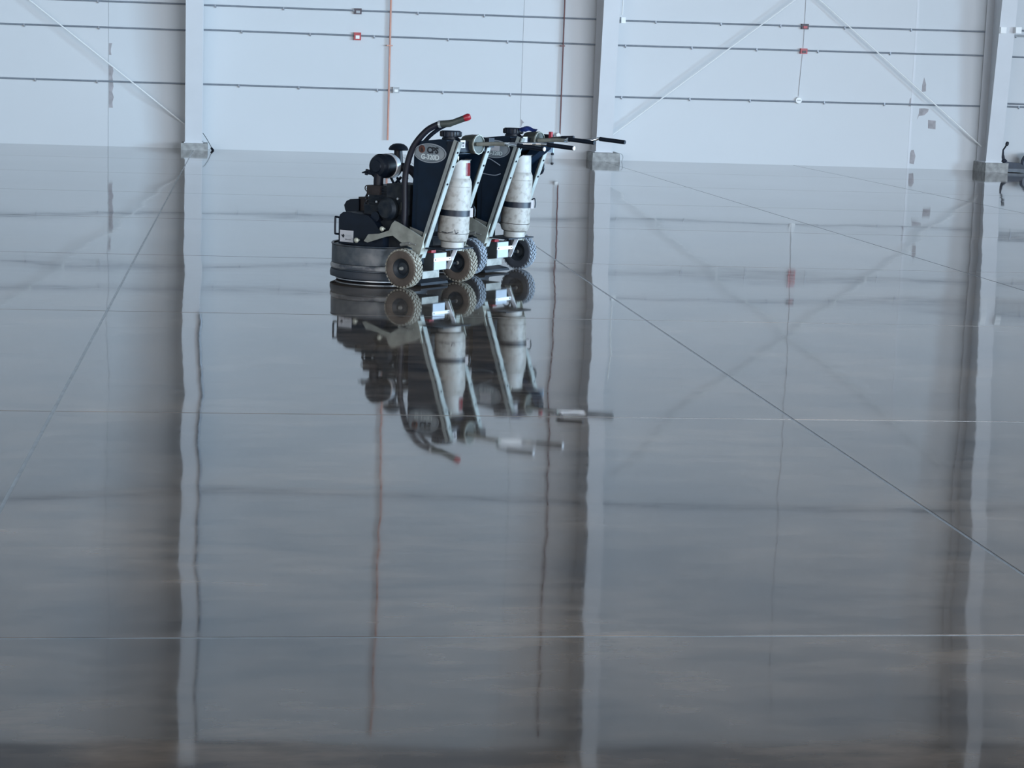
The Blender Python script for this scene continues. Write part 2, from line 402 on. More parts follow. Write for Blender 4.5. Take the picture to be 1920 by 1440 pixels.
rb = empty('pull_station', (10.465, D, 1.235)); tag(rb, 'round white device on the lowest conduit between the brace rods', 'alarm station')
bm = bm_new(); lathe(bm, [(0.062, 0), (0.066, 0.03), (0.058, 0.065), (0, 0.07)], (0, 0, 0), (0, -1, 0), 16); obj('housing', bm, 'whitebox', rb)
bm = bm_new(); box(bm, (-0.03, -0.082, -0.008), (0.03, -0.06, 0.012)); obj('handle', bm, 'greybox', rb, smooth=False)
device('column_box', 14.105, 2.675, 0.11, 0.115, 0.09, 'whitebox', 'small white box on the left edge of the right column', 'box', y=D - 0.835, group='white boxes on the right column')
device('column_box', 14.40, 2.685, 0.11, 0.115, 0.09, 'whitebox', 'small white box on the right edge of the right column', 'box', y=D - 0.835, group='white boxes on the right column')

# vertical thin conduit through the right-hand devices
vc = empty('vertical_conduit', (10.468, D, 0)); tag(vc, 'thin pale vertical conduit linking the boxes between the brace rods', 'conduit')
for pts in ([(0, -0.016, 1.31), (0.012, -0.016, 1.6), (0.035, -0.016, 2.105)], [(0.043, -0.016, 2.225), (0.045, -0.016, 2.57)], [(0.045, -0.016, 2.68), (0.045, -0.016, HT - 0.2)]):
    bm = bm_new(); tube(bm, pts, 0.0065, 8); obj('pipe', bm, 'steel_white', vc)

# orange and dark red drop pipes
p = empty('orange_drop_pipe', (2.636, D - 0.08, 0.26)); tag(p, 'orange vertical pipe down the far wall ending above the front grinder', 'pipe')
bm = bm_new(); tube(bm, [(0, 0, 0), (0, 0, HT - 0.5)], 0.019, 10); obj('pipe', bm, 'orange', p)
for z in (1.74, 4.6, 7.6):
    bm = bm_new(); box(bm, (-0.06, -0.03, z - 0.01), (0.05, 0.076, z + 0.01)); obj('clamp', bm, 'orange', p, smooth=False)
p = empty('dark_red_drop_pipe', (5.878, D - 0.08, 0.45)); tag(p, 'dark red vertical pipe down the far wall beside the middle column', 'pipe')
bm = bm_new(); tube(bm, [(0, 0, 0), (0, 0, HT - 0.7)], 0.013, 10); obj('pipe', bm, 'redpipe', p)
for z in (1.655, 4.6, 7.6):
    bm = bm_new(); box(bm, (-0.05, -0.03, z - 0.012), (0.03, 0.076, z + 0.012)); obj('clamp', bm, 'redpipe', p, smooth=False)
bm = bm_new(); lathe(bm, [(0, -0.035), (0.036, -0.03), (0.044, 0), (0.036, 0.03), (0, 0.035)], (-0.035, -0.01, 0.0), (0, -1, 0), 14); obj('valve_cap', bm, 'whitebox', p)

# brace rods
def rod(a, b, label):
    bm = bm_new(); a = Vector(a); b = Vector(b); tube(bm, [(0, 0, 0), b - a], 0.012, 8)
    o = obj('brace_rod', bm, 'whitebox'); o.location = a; tag(o, label, 'brace rod', 'diagonal brace rods')
def ext(x0, z0, x1, z1, zt): return x0 + (x1 - x0) * (zt - z0) / (z1 - z0)
zt = 5.9
rod((-1.10, D - 0.2, 0.448), (ext(-1.113, .458, -3.88, 2.587, zt), D - 0.2, zt), 'thin white brace rod slanting down to the left column')
rod((6.86, D - 0.225, 0.486), (ext(6.897, .514, 10.239, 3.109, zt), D - 0.225, zt), 'thin white brace rod rising to the right from the middle column')
rod((14.10, D - 0.175, 0.471), (ext(14.068, .496, 10.735, 3.127, zt), D - 0.175, zt), 'thin white brace rod slanting down to the right column')

# small things along the wall foot
bm = bm_new(); tube(bm, smooth_path([(-0.762, 0, 0.31), (-0.70, 0, 0.22), (-0.63, 0, 0.10), (-0.595, -0.02, 0.035)]), 0.006, 6)
o = empty('hanging_cord', (0, D - 0.53, 0)); c = obj('cord', bm, 'black', o)
bm = bm_new(); tube(bm, [(-0.61, -0.01, 0.05), (-0.575, -0.03, 0.0)], [0.02, 0.026], 8); obj('plug', bm, 'black', o)
tag(o, 'thin dark cord with a plug hanging down to the floor right of the left column', 'cord')
bm = bm_new(); tube(bm, smooth_path([(0, 0, 0.15), (0.05, 0, 0.14), (0.075, 0, 0.09), (0.06, 0, 0.02), (0.05, -0.02, 0.006)]), 0.006, 6)
o = obj('wire_loop', bm, 'greybox'); o.location = (6.94, D - 0.55, 0); tag(o, 'short wire loop bent down beside the middle column footing', 'wire')
r = empty('capped_stub', (5.745, D - 0.1, 0)); tag(r, 'small black capped stub standing on the floor left of the middle column', 'pipe stub')
bm = bm_new(); tube(bm, [(0, 0, 0), (0, 0, 0.075)], 0.018, 10); obj('stub', bm, 'greybox', r)
bm = bm_new(); lathe(bm, [(0, 0.065), (0.026, 0.07), (0.03, 0.09), (0.022, 0.112), (0, 0.118)], (0, 0, 0), (0, 0, 1), 12); obj('cap', bm, 'black', r)

# dark equipment at the right edge of the frame
r = empty('floor_machine', (14.70, D - 0.40, 0)); tag(r, 'low dark floor machine with a bent stalk beside the right column footing', 'floor machine')
bm = bm_new(); box(bm, (-0.26, -0.16, 0.012), (0.17, 0.16, 0.075)); obj('base', bm, 'greyequip', r, smooth=False, bevel=0.012)
bm = bm_new(); prism(bm, [(-0.25, 0.07), (0.16, 0.07), (0.15, 0.13), (0.06, 0.185), (-0.05, 0.19), (-0.2, 0.205), (-0.25, 0.18)], -0.13, 0.13); obj('motor_cover', bm, 'darkequip', r, bevel=0.012)
bm = bm_new(); tube(bm, smooth_path([(-0.21, -0.05, 0.19), (-0.245, -0.05, 0.26), (-0.262, -0.05, 0.36), (-0.262, -0.05, 0.43)]), [0.055] * 2 + [0.045] * 3 + [0.03] * 5 + [0.024] * 5 + [0.02] * 4, 8); obj('stalk', bm, 'darkequip', r)
bm = bm_new(); tube(bm, [(-0.262, -0.05, 0.42), (-0.205, -0.05, 0.51)], 0.016, 8)
lathe(bm, [(0, -0.05), (0.024, -0.04), (0.034, 0), (0.026, 0.035), (0, 0.045)], (-0.19, -0.05, 0.545), (0.3, 0, 1), 12); obj('stalk_head', bm, 'black', r)
bm = bm_new(); pts = [(0.32 + 0.175 * math.cos(a), -0.02, 0.19 + 0.175 * math.sin(a)) for a in [2 * PI * k / 28 for k in range(29)]]
tube(bm, pts, 0.026, 8); obj('wheel', bm, 'darkequip', r)
bm = bm_new(); lathe(bm, [(0.15, -0.012), (0.15, 0.012)], (0.32, -0.02, 0.19), (0, 1, 0), 24); obj('wheel_disc', bm, 'greyequip', r)

# ------------------------------------------------------------------ grinders
# local axes: +x backwards to the handlebar, +y away from the camera along the axle, z up
PHI = math.radians(42)

def make_wheel(root, y0, y1, first):
    """tyre between y0 and y1, axle height .157"""
    rad = 0.157; cy = (y0 + y1) / 2; w = y1 - y0; hw = w / 2
    bm = bm_new()
    prof = [(0.072, -hw * 0.55), (0.085, -hw * 0.86), (0.115, -hw), (0.136, -hw * 0.94), (0.147, -hw * 0.72), (0.150, 0), (0.147, hw * 0.72), (0.136, hw * 0.94), (0.115, hw), (0.085, hw * 0.86), (0.072, hw * 0.55)]
    lathe(bm, prof, (0, cy, rad), (0, 1, 0), 40, False)
    t = obj('tyre', bm, 'tyre' if first else 'tyre_grey', root)
    if not first: t['label'] = 'grey tyre'
    else: t['label'] = 'dusty brown tyre'
    bm = bm_new(); n = 28
    for row, (yo, wd, ph) in enumerate(((-hw * 0.70, hw * 0.42, 0), (-hw * 0.22, hw * 0.40, 0.5), (hw * 0.24, hw * 0.40, 0), (hw * 0.70, hw * 0.42, 0.5))):
        r0 = 0.140 if row in (0, 3) else 0.146
        for k in range(n):
            a0 = 2 * PI * (k + ph) / n; da = 2 * PI / n * 0.31; sk = 0.25 * (2 * PI / n) * (1 if row % 2 else -1)
            v = []
            for rr in (r0, rad - (0.004 if row in (0, 3) else 0.0)):
                for yy, s_ in ((yo - wd / 2, -sk), (yo + wd / 2, sk)):
                    for aa in (a0 - da + s_, a0 + da + s_):
                        v.append(bm.verts.new((rr * math.cos(aa), cy + yy, rad + rr * math.sin(aa))))
            for f in ((4, 5, 7, 6), (0, 4, 6, 2), (1, 3, 7, 5), (0, 1, 5, 4), (2, 6, 7, 3)): bm.faces.new([v[i] for i in f])
    tr = obj('tread', bm, 'lug' if first else 'lug_grey', t, smooth=False)
    bm = bm_new(); lathe(bm, [(0.0, -hw * 0.5), (0.03, -hw * 0.5), (0.05, -hw * 0.35), (0.070, -hw * 0.75), (0.078, -hw * 0.80), (0.078, hw * 0.80), (0.070, hw * 0.75), (0.05, hw * 0.35), (0.03, hw * 0.5), (0, hw * 0.5)], (0, cy, rad), (0, 1, 0), 28)
    obj('rim', bm, 'rim', t)
    bm = bm_new(); lathe(bm, [(0, -hw * 1.0), (0.012, -hw * 0.95), (0.016, -hw * 0.6), (0.016, hw * 0.6), (0, hw * 0.7)], (0, cy, rad), (0, 1, 0), 12)
    h = obj('hub', bm, 'plate', t); h['label'] = 'pale hub nut'

def railx(z): return 0.055 + (z - 0.26) * 0.361

def grinder(name, loc, label, first):
    R = empty(name, loc, -PHI); tag(R, label, 'floor grinder', 'propane floor grinders')
    # --- grinding deck
    cx, cy = -0.525, 0.0
    bm = bm_new(); lathe(bm, [(0.375, 0.296), (0.392, 0.300), (0.396, 0.292), (0.390, 0.284), (0.390, 0.145), (0.386, 0.140), (0.386, 0.05), (0.37, 0.05)], (cx, cy, 0), (0, 0, 1), 64, False)
    sh = obj('shroud', bm, 'shroud', R)
    bm = bm_new(); lathe(bm, [(0.388, 0.100), (0.397, 0.104), (0.399, 0.125), (0.392, 0.138), (0.386, 0.140)], (cx, cy, 0), (0, 0, 1), 64, False); obj('bumper_band', bm, 'band', sh)
    bm = bm_new(); lathe(bm, [(0.386, 0.030), (0.400, 0.034), (0.402, 0.062), (0.396, 0.088), (0.388, 0.092)], (cx, cy, 0), (0, 0, 1), 64, False); obj('dust_skirt', bm, 'skirt', sh)
    bm = bm_new(); lathe(bm, [(0, 0.270), (0.38, 0.272), (0.38, 0.286), (0, 0.288)], (cx, cy, 0), (0, 0, 1), 48); obj('deck_plate', bm, 'black', sh)
    bm = bm_new(); lathe(bm, [(0, 0.0), (0.34, 0.0), (0.352, 0.006), (0.352, 0.028), (0.1, 0.05), (0, 0.05)], (cx, cy, 0), (0, 0, 1), 48); obj('grinding_disc', bm, 'black', R)
    bm = bm_new(); lathe(bm, [(0.30, 0.012), (0.358, 0.012), (0.358, 0.018), (0.30, 0.018)], (cx, cy, 0), (0, 0, 1), 48); obj('disc_edge', bm, 'silver', R)
    # --- front guard over the belt
    bm = bm_new(); prism(bm, [(-0.755, 0.29), (-0.757, 0.49), (-0.745, 0.525), (-0.712, 0.548), (-0.66, 0.552), (-0.56, 0.545), (-0.455, 0.535), (-0.40, 0.50), (-0.33, 0.42), (-0.30, 0.36), (-0.30, 0.29)], -0.25, 0.25)
    gd = obj('belt_guard', bm, 'black', R, bevel=0.008)
    bm = bm_new(); tube(bm, smooth_path([(-0.757, -0.245, 0.50), (-0.79, -0.245, 0.502), (-0.797, -0.245, 0.49), (-0.797, -0.245, 0.38), (-0.79, -0.245, 0.366), (-0.757, -0.245, 0.365)], 4), 0.0085, 8); obj('grab_handle', bm, 'black', gd)
    bm = bm_new(); box(bm, (-0.738, -0.254, 0.308), (-0.602, -0.250, 0.402)); st = obj('warning_sticker', bm, 'white', gd, smooth=False); st['label'] = 'white sticker with a black mark'
    if first:
        bm = bm_new()
        prism(bm, [(-0.728, 0.366), (-0.712, 0.362), (-0.704, 0.372), (-0.69, 0.362), (-0.694, 0.345), (-0.706, 0.34), (-0.715, 0.352)], -0.2555, -0.2545)
        prism(bm, [(-0.68, 0.33), (-0.672, 0.336), (-0.672, 0.322)], -0.2555, -0.2545); prism(bm, [(-0.672, 0.331), (-0.625, 0.331), (-0.625, 0.327), (-0.672, 0.327)], -0.2555, -0.2545)
        obj('printed_mark', bm, 'ink', gd, smooth=False)
        bm = bm_new()
        for z in (0.365, 0.355): prism(bm, [(-0.68, z), (-0.618, z), (-0.618, z - 0.004), (-0.68, z - 0.004)], -0.2555, -0.2545)
        obj('printed_lines', bm, 'silver', gd, smooth=False)
    bm = bm_new(); prism(bm, [(-0.915, 0.545), (-0.925, 0.58), (-0.90, 0.615), (-0.86, 0.632), (-0.77, 0.640), (-0.765, 0.29), (-0.78, 0.29)], 0.02, 0.2); obj('pulley_cover', bm, 'black', R, bevel=0.012)
    bm = bm_new(); box(bm, (-0.79, 0.04, 0.54), (-0.55, 0.18, 0.655)); obj('exhaust_manifold', bm, 'rust', R, bevel=0.01)
    # --- engine
    bm = bm_new()
    box(bm, (-0.56, -0.17, 0.29), (-0.12, 0.18, 0.62)); box(bm, (-0.53, -0.15, 0.60), (-0.30, 0.16, 0.775)); box(bm, (-0.32, -0.19, 0.56), (-0.10, 0.10, 0.80))
    for k in range(6): box(bm, (-0.545, -0.165, 0.63 + k * 0.022), (-0.29, 0.165, 0.637 + k * 0.022))
    en = obj('engine_block', bm, 'engine', R, bevel=0.006, smooth=False)
    bm = bm_new(); lathe(bm, [(0, 0), (0.085, 0), (0.092, 0.02), (0.092, 0.06), (0.07, 0.085), (0, 0.09)], (-0.28, -0.17, 0.60), (0, -1, 0), 24); obj('flywheel_cover', bm, 'engine', en)
    bm = bm_new(); lathe(bm, [(0, 0), (0.042, 0), (0.042, 0.07), (0, 0.07)], (-0.40, -0.16, 0.53), (0, -1, 0), 16); obj('oil_filter', bm, 'black', en)
    bm = bm_new(); box(bm, (-0.53, -0.18, 0.70), (-0.40, -0.15, 0.775)); obj('valve_cover', bm, 'rust', en, bevel=0.006)
    bm = bm_new(); box(bm, (-0.155, -0.215, 0.60), (-0.105, -0.185, 0.66)); obj('mounting_lug', bm, 'olive', en, bevel=0.004)
    bm = bm_new(); pts = [(-0.592 + 0.02 * math.cos(2 * PI * k / 14), -0.1, 0.742 + 0.022 * math.sin(2 * PI * k / 14)) for k in range(15)]
    tube(bm, pts, 0.0045, 6, False); tube(bm, [(-0.57, -0.1, 0.745), (-0.53, -0.1, 0.76)], 0.006, 6); obj('lifting_ring', bm, 'engine', en)
    bm = bm_new(); tube(bm, smooth_path([(-0.555, -0.1, 0.70), (-0.585, -0.1, 0.695), (-0.60, -0.1, 0.66), (-0.59, -0.1, 0.64), (-0.61, -0.1, 0.60), (-0.57, -0.1, 0.585)], 4), 0.010, 6); obj('linkage', bm, 'black', en)
    for bx_, bz in ((-0.43, 0.645), (-0.20, 0.685), (-0.38, 0.56), (-0.22, 0.50)):
        bm = bm_new(); lathe(bm, [(0, 0), (0.010, 0), (0.010, 0.012), (0, 0.014)], (bx_, -0.17 if bx_ < -0.33 else -0.19, bz), (0, -1, 0), 8); obj('bolt', bm, 'silver', en)
    # --- air cleaner
    ax = -0.482; az = 0.925
    bm = bm_new(); lathe(bm, [(0, -0.135), (0.045, -0.133), (0.05, -0.125), (0.078, -0.118), (0.09, -0.10), (0.094, -0.085), (0.099, -0.08), (0.099, -0.015), (0.095, -0.01), (0.095, 0.10), (0.08, 0.118), (0.03, 0.125), (0, 0.125)], (ax, 0, az), (0, 1, 0), 36)
    af = obj('air_cleaner', bm, 'black', R)
    bm = bm_new(); lathe(bm, [(0.094, 0.018), (0.103, 0.022), (0.103, 0.068), (0.094, 0.072)], (ax, 0, az), (0, 1, 0), 36); b = obj('clamp_band', bm, 'bright', af); b['label'] = 'shiny silver clamp band'
    bm = bm_new(); tube(bm, [(ax - 0.035, -0.05, az - 0.09), (ax - 0.065, -0.09, az - 0.055), (ax - 0.095, -0.115, az - 0.05)], [0.03, 0.022, 0.02], 8); tube(bm, [(ax - 0.095, -0.12, az - 0.03), (ax - 0.105, -0.12, az - 0.075)], 0.014, 6); tube(bm, [(ax - 0.09, -0.12, az - 0.05), (ax - 0.14, -0.13, az - 0.058)], [0.014, 0.006], 6)
    obj('dust_valve', bm, 'black', af)
    bm = bm_new(); tube(bm, smooth_path([(ax, -0.085, az - 0.06), (ax - 0.005, -0.087, az - 0.12), (ax + 0.0, -0.087, az - 0.19)]), 0.040, 14); obj('intake_elbow', bm, 'hose', af)
    for dx in (0.05, 0.115): 
        bm = bm_new(); tube(bm, [(ax + dx - 0.02, 0.03, az - 0.09), (ax + dx + 0.05, 0.0, az - 0.16)], 0.011, 6); tube(bm, [(ax + dx + 0.07, 0.05, az - 0.085), (ax + dx - 0.0, 0.04, az - 0.155)], 0.011, 6); obj('bracket', bm, 'black', af)
    bm = bm_new(); tube(bm, [(-0.425, 0.09, 0.95), (-0.43, 0.09, 1.055)], [0.038, 0.034], 14); obj('cleaner_neck', bm, 'hose', af)
    bm = bm_new(); lathe(bm, [(0.03, 0.0), (0.078, 0.003), (0.081, 0.014), (0.070, 0.034), (0.045, 0.052), (0.02, 0.058), (0, 0.059)], (-0.432, 0.095, 1.05), (0, 0, 1), 24); obj('rain_cap', bm, 'black', af)
    bm = bm_new(); tube(bm, smooth_path([(-0.40, 0.1, 0.92), (-0.30, 0.1, 0.90), (-0.22, 0.08, 0.84), (-0.20, 0.04, 0.76)]), 0.036, 12); obj('intake_hose', bm, 'hose', af)
    # --- tank and side panels
    bm = bm_new(); prism(bm, [(-0.055, 0.43), (-0.05, 1.05), (-0.045, 1.125), (-0.02, 1.15), (0.19, 1.175), (0.265, 1.17), (0.275, 1.06), (0.09, 1.0), (0.05, 0.80), (0.02, 0.43)], -0.195, 0.195)
    tk = obj('water_tank', bm, 'navy', R, bevel=0.012)
    for s in (-1, 1):
        bm = bm_new(); prism(bm, [(0.0, 0.40), (0.0, 1.12), (railx(1.14) - 0.012, 1.145), (railx(0.40) - 0.012, 0.40)], s * 0.2 - 0.004, s * 0.2 + 0.004); obj('side_panel', bm, 'navy', R, smooth=False)
    bm = bm_new(); lathe(bm, [(0.070, 0.0), (0.070, 0.018), (0.062, 0.02), (0.062, 0.025), (0.081, 0.026), (0.083, 0.035), (0.081, 0.066), (0.074, 0.074), (0.0, 0.076)], (0.16, 0, 1.165), (0, 0, 1), 28); fc = obj('filler_cap', bm, 'black', tk)
    bm = bm_new()
    for k in range(20):
        a = 2 * PI * k / 20; tube(bm, [(0.16 + 0.083 * math.cos(a), 0.083 * math.sin(a), 1.195), (0.16 + 0.083 * math.cos(a), 0.083 * math.sin(a), 1.232)], 0.005, 5)
    obj('cap_ribs', bm, 'black', tk)
    # oval name plate on the near side
    sx, sz = 0.117, 1.063; ex, ez, tl = 0.158, 0.076, -0.02
    def oval(a, b, y0, y1):
        bm = bm_new(); prism(bm, [(sx + a * math.cos(t) * math.cos(tl) - b * math.sin(t) * math.sin(tl), sz + a * math.cos(t) * math.sin(tl) + b * math.sin(t) * math.cos(tl)) for t in [2 * PI * k / 40 for k in range(40)]], y0, y1); return bm
    sg = obj('name_plate', oval(ex, ez, -0.2095, -0.203), 'signrim', R, smooth=False); sg['label'] = 'oval grey name plate reading CPS'
    obj('plate_groove', oval(ex - 0.010, ez - 0.008, -0.2105, -0.2094), 'ink', sg, smooth=False)
    obj('plate_face', oval(ex - 0.014, ez - 0.011, -0.2118, -0.2104), 'signface', sg, smooth=False)
    yy = -0.2128; X_ = (math.cos(tl), 0, math.sin(tl)); Z_ = (-math.sin(tl), 0, math.cos(tl))
    if first:
        text_mesh('lettering', 'CPS', 0.066, 'ink', sg, (sx + 0.028, yy, sz + 0.022), X_, Z_, 0.001, 0.0030)
        bm = bm_new(); lathe(bm, [(0, 0), (0.031, 0), (0.031, 0.002), (0, 0.002)], (sx - 0.078, yy + 0.001, sz + 0.030), (0, -1, 0), 20); obj('emblem', bm, 'orangeink', sg)
        bm = bm_new(); prism(bm, [(sx - 0.093, sz + 0.008), (sx - 0.086, sz + 0.030), (sx - 0.078, sz + 0.044), (sx - 0.069, sz + 0.030), (sx - 0.063, sz + 0.008)], yy - 0.0025, yy - 0.001); obj('emblem_figure', bm, 'rust', sg, smooth=False)
        text_mesh('model_lettering', 'G-320D', 0.054, 'pale', sg, (sx + 0.004, yy, sz - 0.032), X_, Z_, 0.001, 0.0016)
    else:
        bm = bm_new(); box(bm, (sx - 0.055, -0.2165, sz - 0.015), (sx + 0.055, -0.2125, sz + 0.06)); wt = obj('paper_tag', bm, 'white', sg, smooth=False)
        text_mesh('model_lettering', 'G-320D', 0.046, 'pale', sg, (sx + 0.01, yy, sz - 0.036), X_, Z_, 0.001, 0.001)
    # --- frame rails (angle iron), near and far
    for s in (-1, 1):
        y_out = s * 0.225; zt_, zb_ = 1.172, 0.245
        d = Vector((0.361, 0, 1)).normalized(); n = Vector((1, 0, -0.361)).normalized()
        b0 = Vector((railx(zb_), 0, zb_)); t0 = Vector((railx(zt_), 0, zt_))
        def bar(n0, n1, ya, yb, m, nm, par):
            bm = bm_new(); v = []
            for base in (b0, t0):
                for nn in (n0, n1):
                    for y in (ya, yb): v.append(bm.verts.new((base.x + n.x * nn, y, base.z + n.z * nn)))
            for f in ((0, 1, 3, 2), (4, 6, 7, 5), (0, 4, 5, 1), (2, 3, 7, 6), (0, 2, 6, 4), (1, 5, 7, 3)): bm.faces.new([v[i] for i in f])
            return obj(nm, bm, m, par, smooth=False)
        rl = bar(-0.026, 0.026, y_out - 0.004, y_out + 0.004, 'railside', 'frame_rail', R)
        bar(0.020, 0.027, min(y_out, y_out - s * 0.045), max(y_out, y_out - s * 0.045), 'rail', 'rail_flange', rl)
        bar(0.007, 0.017, y_out + s * 0.0036, y_out + s * 0.0046, 'ink', 'rail_groove', rl)
        for z in (0.84, 0.98, 1.09):
            c = Vector((railx(z), 0, z)) + n * 0.027
            bm = bm_new(); lathe(bm, [(0, 0), (0.008, 0), (0.008, 0.006), (0, 0.007)], (c.x, y_out - s * 0.02, c.z), n, 8); obj('bolt', bm, 'black', rl)
    # side arms from deck to axle, near and far
    arm = [(-0.455, 0.335), (-0.412, 0.392), (-0.30, 0.405), (-0.205, 0.437), (-0.175, 0.495), (-0.15, 0.515), (-0.125, 0.512), (0.02, 0.455), (0.13, 0.405), (0.14, 0.44), (0.16, 0.44), (0.105, 0.262), (0.05, 0.262), (0.03, 0.315), (-0.09, 0.357), (-0.165, 0.40), (-0.235, 0.385), (-0.42, 0.325)]
    for s in (-1, 1):
        bm = bm_new(); prism(bm, arm, s * 0.292 - 0.005, s * 0.292 + 0.005); a = obj('side_arm', bm, 'dusty', R, smooth=False)
        bm = bm_new(); box(bm, (0.04, min(s * 0.228, s * 0.29), 0.27), (0.10, max(s * 0.228, s * 0.29), 0.36)); obj('arm_spacer', bm, 'dusty', a, smooth=False)
        for bx_, bz, rr in ((-0.272, 0.445, 0.020), (-0.53, 0.335, 0.021)):
            bm = bm_new(); lathe(bm, [(0, -0.03), (0.008, -0.03), (0.008, 0.0), (rr, 0.0), (rr, 0.010), (rr * 0.6, 0.018), (0, 0.02)], (bx_, s * 0.295, bz), (0, s, 0), 14); obj('knob', bm, 'brass', a)
        bm = bm_new(); tube(bm, [(-0.075, s * 0.305, 0.335), (0.02, s * 0.305, 0.352)], 0.013, 8); tube(bm, [(0.02, s * 0.305, 0.352), (0.075, s * 0.305, 0.345)], 0.006, 6); obj('turnbuckle', bm, 'plate', a)
        bm = bm_new(); prism(bm, [(-0.06, 0.475), (0.075, 0.44), (0.05, 0.395), (0.035, 0.39), (-0.045, 0.42)], s * 0.212 - 0.003, s * 0.212 + 0.003); obj('tank_bracket', bm, 'plate', R, smooth=False)
    # --- axle, wheels
    bm = bm_new(); tube(bm, [(0, -0.40, 0.157), (0, 0.40, 0.157)], 0.013, 10); obj('axle', bm, 'rim', R)
    bm = bm_new()
    for s in (-1, 1): prism(bm, [(-0.03, 0.13), (0.03, 0.13), (0.10, 0.30), (0.06, 0.30)], s * 0.225 - 0.005, s * 0.225 + 0.005)
    obj('axle_hanger', bm, 'dusty', R, smooth=False)
    make_wheel(R, -0.405, -0.305, first); make_wheel(R, 0.335, 0.435, first)
    # base plate, battery and strut
    bm = bm_new(); box(bm, (-0.10, -0.25, 0.075), (0.105, -0.03, 0.132)); obj('base_box', bm, 'plate', R, smooth=False, bevel=0.005)
    bm = bm_new(); prism(bm, [(-0.12, 0.02), (0.06, 0.012), (0.05, 0.03), (-0.10, 0.055)], -0.20, 0.16); obj('drag_flap', bm, 'skirt', R, smooth=False)
    bm = bm_new(); box(bm, (0.02, -0.125, 0.134), (0.115, 0.045, 0.272)); bt = obj('battery', bm, 'battery', R, smooth=False, bevel=0.006)
    bm = bm_new(); box(bm, (0.113, -0.120, 0.137), (0.121, 0.040, 0.269)); obj('battery_face', bm, 'batface', bt, smooth=False, bevel=0.003)
    bm = bm_new(); box(bm, (0.121, -0.13, 0.205), (0.128, 0.095, 0.232)); s_ = obj('hold_down_strap', bm, 'whitebox', bt, smooth=False, bevel=0.003)
    for y in (-0.115, 0.075):
        bm = bm_new(); lathe(bm, [(0, 0), (0.006, 0), (0.006, 0.004), (0, 0.005)], (0.128, y, 0.219), (1, 0, 0), 8); obj('strap_bolt', bm, 'black', bt)
    bm = bm_new(); box(bm, (0.04, -0.12, 0.265), (0.09, -0.06, 0.292)); obj('terminal_cap', bm, 'red', bt, smooth=False, bevel=0.006)
    bm = bm_new(); tube(bm, smooth_path([(0.065, -0.09, 0.285), (0.06, -0.17, 0.30), (0.05, -0.2, 0.33)]), 0.008, 6); tube(bm, smooth_path([(0.08, 0.02, 0.262), (0.10, 0.06, 0.295), (0.11, 0.10, 0.28), (0.10, 0.12, 0.22)]), 0.007, 6); obj('cable', bm, 'rust', bt)
    d0, d1 = Vector((0.175, 0.10, 0.315)), Vector((0.095, 0.10, 0.140))
    bm = bm_new(); prism(bm, [(0.160, 0.318), (0.195, 0.318), (0.110, 0.132), (0.078, 0.132), (0.078, 0.15)], 0.098, 0.106); obj('battery_strut', bm, 'bright', R, smooth=False)
    # --- shelf and propane cylinder
    bm = bm_new(); box(bm, (0.05, -0.222, 0.312), (0.305, 0.15, 0.322)); obj('cylinder_shelf', bm, 'black', R, smooth=False)
    base = Vector((0.205, 0.0, 0.322)); axd = Vector((0.045, 0, 1)).normalized()
    bm = bm_new(); lathe(bm, [(0.0, 0.045), (0.09, 0.045), (0.112, 0.058), (0.122, 0.085), (0.124, 0.11), (0.124, 0.49), (0.121, 0.525), (0.110, 0.552), (0.085, 0.572), (0.0, 0.585)], base, axd, 40)
    lp = obj('propane_cylinder', bm, 'cylinder', R); lp['label'] = 'grubby white propane cylinder'
    bm = bm_new(); lathe(bm, [(0.086, 0.0), (0.092, 0.0), (0.092, 0.050), (0.086, 0.050)], base, axd, 32); obj('foot_ring', bm, 'cylinder_clean', lp)
    bm = bm_new(); u, v = frame(axd); rings = []   # collar with an opening facing the tank
    hs_ = []
    for k in range(29):
        a = math.radians(-145 + 290 * k / 28)
        dirv = Vector((math.cos(a), math.sin(a), 0))
        hh = 0.69 - 0.10 * min(1, max(0, (abs(a - 0.45) - 1.25) / 0.8))
        lo = base + axd * 0.535 + dirv * 0.108; hi = base + axd * hh + dirv * 0.098
        rings.append([bm.verts.new(lo), bm.verts.new(hi), bm.verts.new(hi + axd * 0.008 + dirv * 0.013), bm.verts.new(hi - dirv * 0.006), bm.verts.new(lo - dirv * 0.006)])
    for a, b in zip(rings, rings[1:]):
        for k in range(5): bm.faces.new((a[k], a[(k + 1) % 5], b[(k + 1) % 5], b[k]))
    bm.faces.new(rings[0]); bm.faces.new(rings[-1][::-1]); obj('collar', bm, 'cylinder_clean', lp)
    bm = bm_new(); lathe(bm, [(0.02, 0.58), (0.022, 0.64), (0.03, 0.645), (0.03, 0.67), (0.008, 0.675), (0.008, 0.72), (0, 0.72)], base, axd, 12); tube(bm, smooth_path([base + axd * 0.655, base + axd * 0.67 + Vector((-0.02, -0.09, 0.02)), base + axd * 0.72 + Vector((0.03, -0.15, 0.06))]), 0.008, 6); obj('valve', bm, 'brass', lp)
    bm = bm_new(); lathe(bm, [(0.1245, 0.255), (0.1275, 0.256), (0.1275, 0.302), (0.1245, 0.303)], base, axd, 40); st = obj('strap', bm, 'black', lp); st['label'] = 'black hold-down strap'
    for h_ in (0.118, 0.488):
        bm = bm_new(); lathe(bm, [(0.1235, h_ - 0.003), (0.1255, h_), (0.1235, h_ + 0.003)], base, axd, 40, False); obj('weld_seam', bm, 'rust' if h_ < 0.2 else 'cylinder', lp)
    c = base + axd * 0.28
    ub = Vector((math.cos(0.62), math.sin(0.62), 0)); tb = Vector((-ub.y, ub.x, 0))
